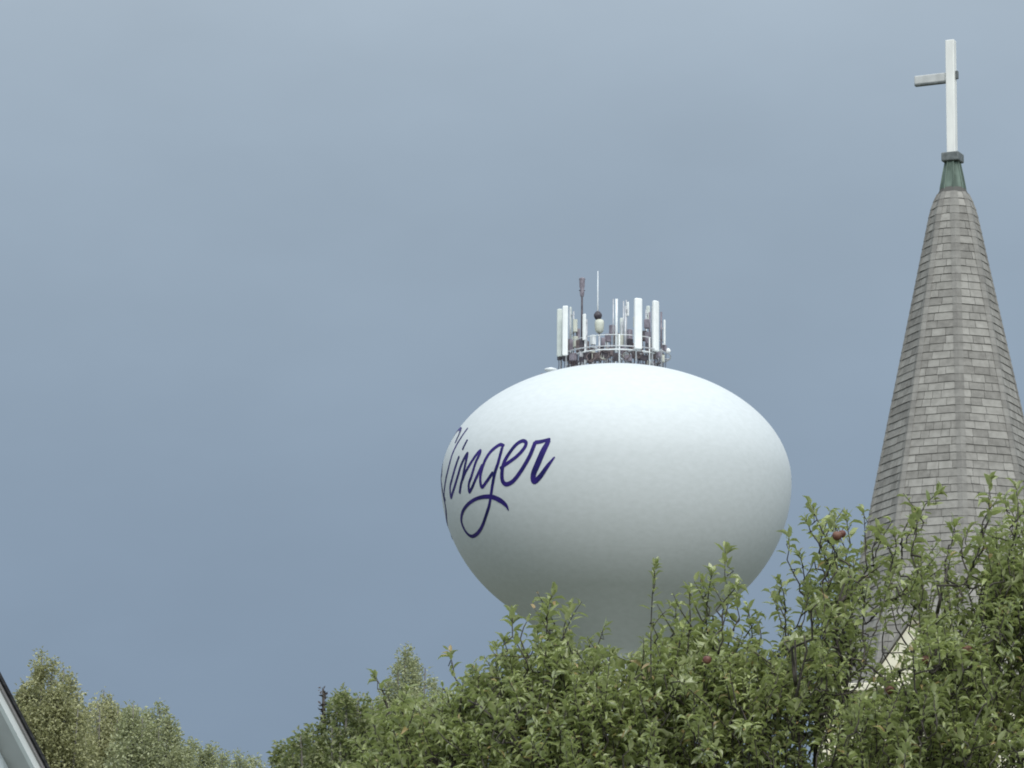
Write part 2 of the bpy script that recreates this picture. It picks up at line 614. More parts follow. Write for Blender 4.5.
    whip(597.6, 271, 322, -.6, .042, "whitesteel", r2=.022)
    whip(616.4, 299, 352, -2.3, .07, "whitesteel", "antenna_pole")
    whip(613.2, 299, 350, .9, .035, "steel", "antenna_pole")
    whip(626.3, 300, 350, .7, .04, "steel", "antenna_pole")
    whip(623.4, 301, 350, 1.6, .035, "steel", "antenna_pole")
    whip(649.6, 312, 352, .4, .05, "mauve", "antenna_pole")
    whip(661.2, 312, 348, -.9, .05, "mauve", "antenna_pole")
    whip(569.8, 309, 352, .5, .03, "steel", "antenna_pole")
    # tall dark mast with a cylindrical sensor head
    ms = whip(581.8, 290, 356, -.9, .06, "dark", "mast", .05)
    x = loc(581.8, -.9)
    h = MB()
    a, b = zpx(x, -.9, 296), zpx(x, -.9, 277.5)
    h.lathe([(.03, a - .1), (.10, a), (.125, a + .2), (.09, a + .32), (.14, a + .5), (.15, b - .12), (.17, b - .06), (.06, b)], 14, (x, -.9, 0), True)
    h.build("sensor_head", "mauve", ms, True)
    for z in (a + .3, b - .1):
        MB().tube([(x - .16, -.9, z), (x + .16, -.9, z)], .03, 6).build("crossarm", "dark", ms)
    # beacon: dark dome on a cream cabinet
    x = loc(597.8, -.7)
    z = zpx(x, -.7, 315.5)
    bc = MB().lathe([(.03, z - .26), (.14, z - .2), (.215, z - .05), (.215, z + .06), (.12, z + .2), (.03, z + .24)], 16, (x, -.7, 0), True).build("beacon", "dark", root, True)
    a, b = zpx(x, -.7, 333), zpx(x, -.7, 319.5)
    cbx = MB()
    cbx.lathe([(.14, a), (.22, a + .12), (.25, b - .2), (.22, b - .05), (.12, b)], 18, (x + .08, -.7, 0), True)
    cbx.build("cabinet", "creambox", root, True)
    MB().tube([(x + .08, -.7, top_z(x, -.7) - .05), (x + .08, -.7, a + .05)], .05, 8).build("support", "steel", root, True)
    # radio units on the inner ring and behind the railing
    rr = random.Random(5)
    k = 0
    for (px, py, dy, w, hh, m) in [(570, 345, -1.0, 5, 12, "mauve"), (575, 342, -.4, 6, 11, "creambox"), (579, 346, -1.3, 5, 12, "brown"), (575, 326, .6, 6, 13, "creambox"), (582, 345, -1.6, 4, 11, "dark"),
                                   (588, 356, -1.8, 7, 7, "dark"), (597, 356, -1.9, 8, 7, "brown"), (606, 354, -2.0, 8, 8, "dark"), (593, 340, -.5, 5, 10, "whitesteel"), (603, 342, .3, 7, 8, "mauve"),
                                   (620, 341, .8, 6, 12, "creambox"), (629, 336, 1.4, 7, 13, "mauve"), (630, 343, -1.0, 5, 8, "dark"), (647, 324, -.4, 6, 9, "mauve"), (648, 338, -1.0, 5, 12, "mauve"),
                                   (652, 356, -1.4, 8, 6, "brown"), (643, 358, -1.7, 9, 5, "dark"), (628, 358, -2.0, 8, 6, "mauve"), (636, 355, -1.9, 7, 7, "brown"), (657, 354, -1.2, 7, 7, "mauve"),
                                   (664, 348, -.7, 5, 6, "mauve"), (566, 358, -.8, 6, 6, "dark"), (573, 357, -1.2, 7, 7, "mauve"), (612, 330, 1.9, 5, 10, "mauve"), (560, 358, -.2, 5, 4, "dark"), (636, 322, 1.8, 5, 11, "creambox"),
                                   (583, 358, -1.2, 8, 7, "mauve"), (592, 352, .2, 9, 8, "brown"), (601, 350, 1.0, 8, 8, "dark"), (610, 352, -.6, 7, 9, "brown"), (616, 357, -1.2, 6, 8, "dark"), (622, 352, .6, 8, 9, "mauve"),
                                   (632, 348, .9, 8, 9, "brown"), (641, 350, .3, 7, 10, "dark"), (650, 348, .2, 7, 9, "brown"), (578, 334, .9, 6, 10, "mauve"), (587, 346, .7, 6, 9, "brown"), (644, 336, 1.3, 6, 10, "dark"),
                                   (656, 346, .6, 6, 9, "mauve"), (568, 349, .3, 5, 9, "brown"), (616, 338, 1.6, 6, 10, "brown"), (608, 338, 1.2, 6, 8, "mauve"), (662, 356, -.4, 5, 5, "brown"), (598, 358, -1.3, 8, 6, "mauve")]:
        x = loc(px, dy)
        zz = zpx(x, dy, py)
        bx = MB().box((x, dy, zz), (w * S_, .22, hh * S_), _rz(math.atan2(x, -dy) * .8)).build("radio_unit", m, root, False, .02)
        for s in (-.3, .3):
            MB().tube([(x + s * w * S_, dy, zz - hh * S_ / 2), (x + s * w * S_ + .03, dy + .05, zz - hh * S_ / 2 - .15), (x + s * w * S_, dy + .1, top_z(x, dy + .1) - .05)], .018, 5).build("jumper_cable", "dark", bx)
    for i in range(22):
        a = rr.uniform(-math.pi, math.pi)
        q = rr.uniform(1.5, 2.7)
        x, dy = q * math.cos(a), q * math.sin(a)
        hh = rr.uniform(.15, .5)
        MB().box((x, dy, top_z(x, dy) + rr.uniform(.12, .55) + hh / 2), (rr.uniform(.14, .4), rr.uniform(.12, .24), hh), _rz(a + math.pi / 2 + rr.uniform(-.4, .4))).build("junction_box", rr.choice(["mauve", "brown", "steel", "creambox", "whitesteel"]), root, False, .02)
    for i in range(16):                                # feeder cables draped from rail to rail
        a = rr.uniform(-math.pi, math.pi)
        a2 = a + rr.uniform(.15, .5)
        q, q2 = rr.uniform(1.9, 2.5), rr.uniform(1.9, 2.5)
        z1, z2 = zl + rr.uniform(-.1, .7), zl + rr.uniform(-.3, .3)
        MB().tube([(q * math.cos(a), q * math.sin(a), z1), ((q + q2) / 2 * math.cos((a + a2) / 2), (q + q2) / 2 * math.sin((a + a2) / 2), min(z1, z2) - .22), (q2 * math.cos(a2), q2 * math.sin(a2), z2)], .022, 5).build("feeder_cable", rr.choice(["dark", "brown"]), root, True)
    # loops of spare cable
    for (px, py, dy, r) in [(638, 353, -2.15, .22), (626, 355, -2.2, .2), (604, 355, -2.25, .25), (652, 352, -1.7, .2), (591, 357, -2.1, .22)]:
        x = loc(px, dy)
        zz = zpx(x, dy, py)
        MB().tube([(x + r * math.cos(t), dy + .06 * math.sin(3 * t), zz + r * 1.05 * math.sin(t)) for t in np.linspace(0, 2 * math.pi, 21)], .03, 6, False).build("cable_loop", "brown", root, True)
    # support frame arms under the panels
    arm = MB()
    for a in np.radians([-160, -118, -66, -35, 10, 60, 110, 150]):
        arm.tube([(.5 * math.cos(a), .5 * math.sin(a), zl + .1), (2.9 * math.cos(a), 2.9 * math.sin(a), zl + .1)], .04, 6)
    arm.tube([(2.85 * math.cos(a), 2.85 * math.sin(a), zl + .1) for a in ang], .035, 6, False)
    arm.build("antenna_frame", "steel", root, True)
    # small dome at the end of the cross-arm, and the vent left of the platform
    x = loc(668, -.6)
    MB().lathe([(.02, -.12), (.13, -.08), (.15, .02), (.09, .12), (.02, .15)], 14, (x, -.6, zpx(x, -.6, 351)), True).build("small_dome", "antenna", root, True)
    x = loc(551, -1.0)
    z = top_z(x, -1.0)
    vt = MB().lathe([(.18, z - .25), (.18, z + .12), (.34, z + .14), (.32, z + .22), (.04, z + .3)], 20, (x, -1.0, 0), True).build("roof_vent", "whitesteel", root, True)
    x = loc(543, -.9)
    MB().box((x, -.9, top_z(x, -.9) + .02), (.22, .2, .16)).build("cable_clamp", "mauve", root)


build_tower()


# ------------------------------------------------------------------ church
def build_church():
    CY = 70.0
    CX = at(954.5, 300, CY)[0]
    RZ = R_(-25.5)
    root = empty("church", (CX, CY, 0), RZ, "church with a tall grey shingled spire, green copper cap and white cross on its tip", "church")
    mpp = np.linalg.norm(at(954.5, 300, CY) - CAM) / F
    Z = lambda py: z_at(CX, CY, py)
    knots = [(189, 12.6), (200, 18.3), (213, 22.8), (400, 62), (528, 88.5), (660, 115), (694, 124)]
    kz = np.array([Z(p) for p, _ in knots])[::-1]
    kr = np.array([w * mpp for _, w in knots])[::-1]
    Rz_ = lambda z: np.interp(z, kz, kr)
    c8, s8 = math.cos(R_(22.5)), math.sin(R_(22.5))

    def pt(k, u, z, off):
        a = -math.pi / 2 + k * math.pi / 4
        n = np.array([math.cos(a), math.sin(a), 0])
        t = np.array([-math.sin(a), math.cos(a), 0])
        return n * (Rz_(z) * c8 + off) + t * u + np.array([0, 0, z])
    zb, zt = kz[0], kz[-1]
    zs = np.concatenate([np.linspace(zb, kz[-3], 12), kz[-2:]])  # rings of the core
    core = MB()
    ang = [-math.pi / 2 + (k + .5) * math.pi / 4 for k in range(8)]
    vs = [(Rz_(z) * math.cos(a), Rz_(z) * math.sin(a), z) for z in zs for a in ang]
    m = len(zs)
    core.add(vs, [(i * 8 + j, i * 8 + (j + 1) % 8, (i + 1) * 8 + (j + 1) % 8, (i + 1) * 8 + j) for i in range(m - 1) for j in range(8)] + [tuple(range(7, -1, -1))])
    spire = core.build("spire", "under", root)
    # shingles, one by one
    sh, hp = MB(), MB()
    H = .146
    nrow = int((zt - zb) / H)
    rg = random.Random(11)
    for k in range(8):
        for j in range(nrow):
            z0 = zb + j * H
            z1 = z0 + H * (.945 + rg.uniform(-.03, .03))
            hw = Rz_(z0 + H / 2) * s8
            inner = hw - min(.065, hw * .45)
            u = -inner
            first = True
            while u < inner - .02:
                w = rg.choice([.16, .22, .26, .3, .34])
                if first:
                    w *= rg.uniform(.4, 1)
                first = False
                e = min(u + w, inner)
                if inner - e < .07:
                    e = inner
                dz = rg.uniform(-.005, .005)
                lo, hi = .011 + rg.uniform(0, .007), .003
                a0, a1, b0, b1 = u + .004, e - .004, u + .004, e - .004
                k1 = Rz_(z1) / max(Rz_(z0), 1e-3)
                P = [pt(k, a0, z0 + dz, -.005), pt(k, a0 * k1, z1, -.005), pt(k, a0, z0 + dz, lo), pt(k, a0 * k1, z1, hi),
                     pt(k, a1, z0 + dz, -.005), pt(k, a1 * k1, z1, -.005), pt(k, a1, z0 + dz, lo), pt(k, a1 * k1, z1, hi)]
                sh.hexa(P)
                u = e
    for k in range(8):                                  # hip caps, bent over each corner
        for j in range(nrow):
            z0, z1 = zb + j * H - .01, zb + j * H + H * .985
            hw0, hw1 = Rz_(z0) * s8, Rz_(z1) * s8
            w0, w1 = min(.085, hw0 * .55), min(.08, hw1 * .55)
            lo, hi = .022, .016
            A0, A1 = pt(k, hw0 - w0, z0, lo), pt(k, hw1 - w1, z1, hi)
            B0, B1 = pt(k, hw0 + lo * .41, z0, lo), pt(k, hw1 + hi * .41, z1, hi)
            C0, C1 = pt(k + 1, -hw0 + w0, z0, lo), pt(k + 1, -hw1 + w1, z1, hi)
            i0, i1, i2 = pt(k, hw0 - w0, z0, 0), pt(k, hw0, z0, 0), pt(k + 1, -hw0 + w0, z0, 0)
            e0, e1 = pt(k, hw1 - w1, z1, 0), pt(k + 1, -hw1 + w1, z1, 0)
            hp.add([A0, B0, C0, A1, B1, C1, i0, i1, i2, e0, e1], [(0, 1, 4, 3), (1, 2, 5, 4), (6, 7, 1, 0), (7, 8, 2, 1), (6, 0, 3, 9), (2, 8, 10, 5)])
    sh.build("shingles", "shingle", spire)
    hp.build("hip_shingles", "hip", spire)
    # copper cone and collar
    zc0, zc1 = Z(189.5), Z(162.5)
    r0, r1 = 11.9 * mpp, 7.2 * mpp
    cp = MB()
    prof = [(r0 + .012, zc0 - .03), (r0 + .006, zc0 + .03), ((r0 + r1) / 2 + .008, (zc0 + zc1) / 2), (r1, zc1)]
    vs = [(r * math.cos(a), r * math.sin(a), z) for r, z in prof for a in ang]
    cp.add(vs, [(i * 8 + j, i * 8 + (j + 1) % 8, (i + 1) * 8 + (j + 1) % 8, (i + 1) * 8 + j) for i in range(3) for j in range(8)])
    cap = cp.build("copper_cap", "copper", root)
    rb = MB()
    for a in ang:
        d = np.array([math.cos(a), math.sin(a), 0])
        rb.tube([d * (r + .004) + (0, 0, z) for r, z in prof], .014, 6)
    rb.build("cap_seam", "copper", cap)
    z2 = Z(153.4)
    hwc = 12.0 * mpp
    MB().box((0, 0, (zc1 + z2) / 2), (hwc * 2 / 1.32, hwc * 2 / 1.32, z2 - zc1 - .004)).build("collar", "collar", root, False, .02)
    # cross
    zt2 = Z(40.5)
    xo = -.3 * mpp
    post = MB().box((xo, 0, (z2 + zt2) / 2), (.165, .15, zt2 - z2)).build("cross", "crosswhite", root, False, .015)
    zarm = Z(76.3)
    L = .62
    zz = .165
    bar = MB()
    bar.box((xo - .084 - L / 2, 0.02, zarm), (L, .09, zz))
    bar.build("crossbar", "crossshade", post, False, .02)
    MB().box((xo + .084 + .022, 0.02, zarm + .02), (.04, .08, .15)).build("crossbar_stub", "collar", post, False, .012)  # dark colour stands for the stub end lying in shadow
    sp = MB()
    sp.box((xo - .084 - L / 2, 0.015, zarm - zz / 2 - .013), (L * .97, .1, .024))
    sp.build("crossbar_shade", "collar", post)  # dark strip added as the shade on the bar's underside
    # belfry tower
    tw = 1.93
    ztop = zb - .02
    MB().box((0, 0, (ztop - .28) / 2 + .3), (tw * 2, tw * 2, ztop - .28 - .6)).build("tower_wall", "cream", root)
    MB().box((0, 0, .3), (tw * 2 + .2, tw * 2 + .2, .62)).build("foundation", "stone", root)
    co = MB()
    co.box((0, 0, ztop - .06), (tw * 2 + .56, tw * 2 + .56, .14))
    co.box((0, 0, ztop - .205), (tw * 2 + .3, tw * 2 + .3, .14))
    co.build("cornice", "cream", root, False, .02)
    for sx in (-1, 1):
        for sy in (-1, 1):
            MB().box((sx * (tw - .08), sy * (tw - .08), ztop / 2 - .1), (.26, .26, ztop - 1.0)).build("corner_board", "cream", root)
    # a small gable on each side of the spire's foot
    zf = Z(676) - .13
    zap = zf + .96
    ghw = .74
    for q in range(4):
        rot = _rz(q * math.pi / 2)
        yo = -(Rz_(zb) * c8 + .06)
        T = lambda P: (np.asarray(P, float) @ rot.T)
        wl = MB()
        d = .9
        z00 = ztop + .012
        P = [(-ghw, yo, z00), (ghw, yo, z00), (ghw, yo, zf), (0, yo, zap), (-ghw, yo, zf)]
        P2 = [(x, yo + d, z) for x, _, z in P]
        wl.add(T(P + P2), [(0, 1, 2, 3, 4), (9, 8, 7, 6, 5), (0, 5, 6, 1), (1, 6, 7, 2), (4, 3, 8, 9), (2, 7, 8, 3), (0, 4, 9, 5)])
        g = wl.build("gable", "cream", root)
        rf = MB()
        for s in (-1, 1):
            dn = np.array([s * ghw, 0, zf - zap])
            ln = np.linalg.norm(dn)
            dn /= ln
            up = np.array([-dn[2] * s, 0, dn[0] * s])
            up *= np.sign(up[2])
            a = np.array([0, yo - .07, zap]) - up * .02
            b = a + dn * (ln + .16)
            wv, th = up * .21, np.array([0, .068, 0])
            MB().hexa(T([a - wv, a, a - wv + th, a + th, b - wv, b, b - wv + th, b + th])).build("rake_board", "cream", g)
            a2 = np.array([0, yo - .12, zap]) + up * .003 - up * .0
            b2 = a2 + dn * (ln + .2)
            th2 = np.array([0, d + .4, 0])
            wv = up * .05
            MB().hexa(T([a2, a2 + wv, a2 + th2, a2 + wv + th2, b2, b2 + wv, b2 + th2, b2 + wv + th2])).build("roof_slope", "hip", g)
    if DEBUG:
        for q in [(0, -(Rz_(zb) * c8 + .06), zap), (-ghw, -(Rz_(zb) * c8 + .06), zf), (ghw, -(Rz_(zb) * c8 + .06), zf)]:
            print('GABLE', proj(np.array([CX, CY, 0]) + _rz(RZ) @ np.array(q)))
    # belfry louvres
    for q in range(4):
        rot = _rz(q * math.pi / 2)
        lv = MB()
        zl0, w, hgt = ztop - 3.3, .62, 2.0
        for i in range(14):
            t = np.array([0, -tw - .03, zl0 + hgt * (i + .5) / 14]) @ rot.T
            lv.box(t, (w * 2, .1, .05), rot @ _rx(.5))
        fr = MB()
        for s in (-1, 1):
            fr.box(np.array([s * (w + .06), -tw - .05, zl0 + hgt / 2]) @ rot.T, (.12, .12, hgt + .24), rot)
        arc = [(w + .06) * np.array([math.cos(a), 0, math.sin(a)]) + (0, -tw - .05, zl0 + hgt + .1) for a in np.linspace(0, math.pi, 13)]
        fr.tube(np.array(arc) @ rot.T, .06, 6)
        fr.box(np.array([0, -tw - .07, zl0 - .1]) @ rot.T, (w * 2 + .4, .18, .1), rot)
        wn = fr.build("belfry_opening", "cream", root)
        lv.build("louvre", "louvre", wn)
    # entrance, facing the front
    fr = MB()
    fr.box((-.85, -tw - .05, 1.75), (.16, .12, 2.6)).box((.85, -tw - .05, 1.75), (.16, .12, 2.6)).box((0, -tw - .05, 3.1), (1.86, .14, .16))
    dd = fr.build("door", "cream", root)
    for s in (-1, 1):
        MB().box((s * .385, -tw - .03, 1.74), (.75, .08, 2.52)).build("door_leaf", "door", dd)
    MB().box((0, -tw - .8, .2), (2.6, 1.4, .4)).build("step", "stone", root)
    # nave behind the tower
    nw, nl, nh, nr = 5.2, 19.0, 5.6, 10.2
    y0 = tw + .02
    P = [(-nw, y0, .3), (nw, y0, .3), (nw, y0, nh), (0, y0, nr - .1), (-nw, y0, nh)]
    P2 = [(x, y0 + nl, z) for x, _, z in P]
    MB().add(P + P2, [(0, 1, 2, 3, 4), (9, 8, 7, 6, 5), (1, 6, 7, 2), (5, 0, 4, 9), (4, 3, 8, 9), (2, 7, 8, 3)]).build("nave_wall", "cream", root)
    for s in (-1, 1):
        a, b = np.array([0, y0 - .3, nr]), np.array([s * (nw + .5), y0 - .3, nh - .42])
        th, ln = np.array([0, 0, .14]), np.array([0, nl + .6, 0])
        MB().hexa([a, a + th, a + ln, a + ln + th, b, b + th, b + ln, b + ln + th]).build("nave_roof", "hip", root)
    for s in (-1, 1):
        for i in range(4):
            yy = y0 + 2.6 + i * 4.4
            f = MB()
            f.box((s * (nw + .03), yy - .55, 3.0), (.1, .12, 2.4)).box((s * (nw + .03), yy + .55, 3.0), (.1, .12, 2.4)).box((s * (nw + .05), yy, 1.76), (.16, 1.3, .1))
            f.tube([(s * (nw + .03), yy + .55 * math.cos(a), 4.2 + .55 * math.sin(a)) for a in np.linspace(0, math.pi, 9)], .06, 6)
            w_ = f.build("window", "cream", root)
            pn = [(s * (nw + .012), yy - .5, 1.81), (s * (nw + .012), yy + .5, 1.81)] + [(s * (nw + .012), yy + .5 * math.cos(a), 4.2 + .5 * math.sin(a)) for a in np.linspace(0, math.pi, 9)]
            MB().add(pn, [tuple(range(len(pn)))]).build("pane", "glass", w_)


build_church()


# ------------------------------------------------------------------ house at the lower left
def build_house():
    A = R_(58)
    s = R_(45)
    YA = 22.0
    p0 = at(0, 680, YA)
    # slope chosen so that the rake runs through the surveyed second point
    best = None
    for sd_ in np.linspace(20, 65, 451):
        d = np.array([math.cos(A) * math.cos(R_(sd_)), math.sin(A) * math.cos(R_(sd_)), -math.sin(R_(sd_))])
        q = proj(p0 + d * 1.0)
        sl = (q[1] - 680) / (q[0] - 0)
        e = abs(sl - 95.5 / 50)
        if best is None or e < best[0]:
            best = (e, sd_)
    s = R_(best[1])
    o = .18                                     # overhang of the gable
    xloc = 2.0                                  # where the surveyed point sits along the slope
    ridge = p0[2] + math.tan(s) * xloc
    half = 3.3
    ca, sa = math.cos(A), math.sin(A)
    # local (x, y=-o) -> world
    ox = p0[0] - (ca * xloc - sa * (-o))
    oy = p0[1] - (sa * xloc + ca * (-o))
    root = empty("house", (ox, oy, 0), A, "house gable with pale blue siding, white rake boards and a dark roof edge", "house")
    zr = lambda x: ridge - math.tan(s) * abs(x)
    depth = 8.0
    wl = MB()
    k = .080 / math.cos(s)                         # vertical drop from roof surface to soffit plane
    P = [(-half + .35, 0, .4), (half - .35, 0, .4), (half - .35, 0, zr(half - .35) - k), (0, 0, ridge - k), (-half + .35, 0, zr(half - .35) - k)]
    P2 = [(x, depth, z) for x, _, z in P]
    wl.add(P + P2, [(0, 1, 2, 3, 4), (9, 8, 7, 6, 5), (1, 6, 7, 2), (5, 0, 4, 9), (4, 3, 8, 9), (2, 7, 8, 3)])
    zz = .5
    while zz < ridge - .5:                        # lap siding
        hw = min(half - .35, (ridge - k - zz - .15) / math.tan(s))
        if hw > .1:
            wl.add([(-hw, -.004, zz + .14), (hw, -.004, zz + .14), (hw, -.022, zz), (-hw, -.022, zz), (hw, 0, zz), (-hw, 0, zz)], [(0, 3, 2, 1), (3, 5, 4, 2)])
        zz += .15
    wl.build("wall", "siding", root)
    MB().box((0, depth / 2, .2), (half * 2 - .6, depth + .1, .42)).build("foundation", "stone", root)
    ys, ye = -o, depth + o
    ln = half / math.cos(s)

    def chevron(name, m, t0, t1, y0, y1, l1=ln):
        """a bent strip that follows both slopes: t measured off the roof surface, l down the slope"""
        vs = []
        for y in (y0, y1):
            for t in (t0, t1):
                vs += [(-l1 * math.cos(s) - t * math.sin(s), y, ridge - l1 * math.sin(s) + t * math.cos(s)), (0, y, ridge + t / math.cos(s)), (l1 * math.cos(s) + t * math.sin(s), y, ridge - l1 * math.sin(s) + t * math.cos(s))]
        fs = [(0, 1, 4, 3), (1, 2, 5, 4), (9, 10, 7, 6), (10, 11, 8, 7), (3, 4, 10, 9), (4, 5, 11, 10), (6, 7, 1, 0), (7, 8, 2, 1), (0, 3, 9, 6), (8, 11, 5, 2)]
        return MB().add(vs, fs).build(name, m, root)
    chevron("roof", "houseroof", -.020, 0.0, ys - .03, ye + .03, ln + .05)
    chevron("drip_edge", "drip", -.036, -.021, ys - .014, ye + .014, ln + .02)
    chevron("rake_board", "fascia", -.080, -.037, ys, ys + .03)
    chevron("rake_board", "fascia", -.080, -.037, ye - .03, ye)
    chevron("soffit", "soffit", -.077, -.067, ys + .031, ye - .031)
    for x in (-1.4, 1.4):
        f = MB()
        f.box((x - .5, -.03, 2.0), (.1, .09, 1.4)).box((x + .5, -.03, 2.0), (.1, .09, 1.4)).box((x, -.03, 2.72), (1.16, .1, .12)).box((x, -.04, 1.27), (1.2, .14, .08)).box((x, -.028, 2.0), (.9, .05, .06))
        w = f.build("window", "fascia", root)
        MB().add([(x - .45, -.026, 1.3), (x + .45, -.026, 1.3), (x + .45, -.026, 2.67), (x - .45, -.026, 2.67)], [(0, 1, 2, 3)]).build("pane", "glass", w)


build_house()

# ------------------------------------------------------------------ leaves
LEAF8 = np.array([(0, 0, 0), (.30, .20, .07), (.34, 0, 0), (.30, -.20, .07), (.68, .17, .05), (.70, 0, -.03), (.68, -.17, .05), (1, 0, -.14)])
LEAF8F = [(0, 2, 1), (0, 3, 2), (1, 2, 5, 4), (2, 3, 6, 5), (4, 5, 7), (5, 6, 7)]
LEAF4 = np.array([(0, 0, 0), (.5, .30, .08), (1, 0, -.1), (.5, -.30, .08)])
LEAF4F = [(0, 2, 1), (0, 3, 2)]


def unit(a):
    return a / (np.linalg.norm(a, axis=-1)[..., None] + 1e-9)


def leaf_mesh(name, pos, dirs, nrm, length, m, parent, simple=False, wid=1.0):
    tpl, tf = (LEAF4, LEAF4F) if simple else (LEAF8, LEAF8F)
    n = len(pos)
    d = unit(dirs)
    nn = unit(nrm - (nrm * d).sum(-1)[:, None] * d)
    sd_ = np.cross(nn, d)
    wv = rng.uniform(.8, 1.25, n) * wid
    cu = rng.uniform(.3, 3.4, n)
    t = tpl[None] * np.stack([np.ones(n), wv, cu], -1)[:, None, :]
    V = pos[:, None] + length[:, None, None] * (t[..., 0:1] * d[:, None] + t[..., 1:2] * sd_[:, None] + t[..., 2:3] * nn[:, None])
    k = len(tpl)
    me = bpy.data.meshes.new(name)
    me.vertices.add(n * k)
    me.vertices.foreach_set("co", V.reshape(-1).astype(np.float32))
    idx = np.concatenate([np.array(f) for f in tf])
    tot = np.array([len(f) for f in tf])
    st = np.concatenate([[0], np.cumsum(tot)[:-1]])
    me.loops.add(n * len(idx))
    me.loops.foreach_set("vertex_index", (idx[None] + (np.arange(n) * k)[:, None]).reshape(-1).astype(np.int32))
    me.polygons.add(n * len(tf))
    me.polygons.foreach_set("loop_start", (st[None] + (np.arange(n) * len(idx))[:, None]).reshape(-1).astype(np.int32))
    me.polygons.foreach_set("use_smooth", np.ones(n * len(tf), bool))
    me.materials.append(MAT[m])
    me.update(calc_edges=True)
    me.validate()
    o = bpy.data.objects.new(name, me)
    COL.objects.link(o)
    o.parent = parent
    return o


def shoot_leaves(base, tip, n, size, spread=(35, 75), tipbias=.0):
    """leaves spiralling up one shoot"""
    ax = tip - base
    L = np.linalg.norm(ax)
    ax = ax / L
    t = (np.arange(n) + rng.uniform(.1, .9, n)) / n
    t = .12 + .88 * t ** (1 - tipbias)
    ref = np.array([1.0, 0, 0]) if abs(ax[0]) < .8 else np.array([0, 1.0, 0])
    u = np.cross(ax, ref)
    u /= np.linalg.norm(u)
    w = np.cross(ax, u)
    a = np.arange(n) * 2.39996 + rng.uniform(0, 6.28) + rng.normal(0, .3, n)
    rad = np.cos(a)[:, None] * u + np.sin(a)[:, None] * w
    sp = np.radians(rng.uniform(*spread, n)) * (1.08 - .42 * t)
    d = np.cos(sp)[:, None] * ax + np.sin(sp)[:, None] * rad
    d = unit(d + rng.normal(0, .24, (n, 3)) + np.array([0, 0, -.16]))
    pos = base + t[:, None] * L * ax + rad * .004
    nr = unit(np.cos(sp)[:, None] * -rad + np.sin(sp)[:, None] * ax + np.array([0, 0, .55]) + rng.normal(0, .42, (n, 3)))
    ln = size * rng.uniform(.5, 1.3, n) * (1.06 - .3 * t)
    return pos, d, nr, ln


# ------------------------------------------------------------------ apple tree
MASS = np.array([(330, 790), (372, 722), (400, 705), (430, 692), (470, 674), (500, 655), (530, 636), (560, 638), (600, 652), (640, 648), (680, 628), (715, 622), (742, 638), (766, 654), (786, 634),
                 (804, 588), (825, 566), (845, 556), (868, 560), (892, 556), (925, 548), (960, 550), (990, 542), (1024, 532), (1080, 535), (1150, 570), (1230, 640), (1290, 760)], float)
DENS = np.array([(330, .9), (520, 1.0), (740, 1.0), (770, .8), (800, .85), (860, .8), (900, .72), (960, .8), (1024, 1.0), (1290, 1)], float)
TY = 22.0


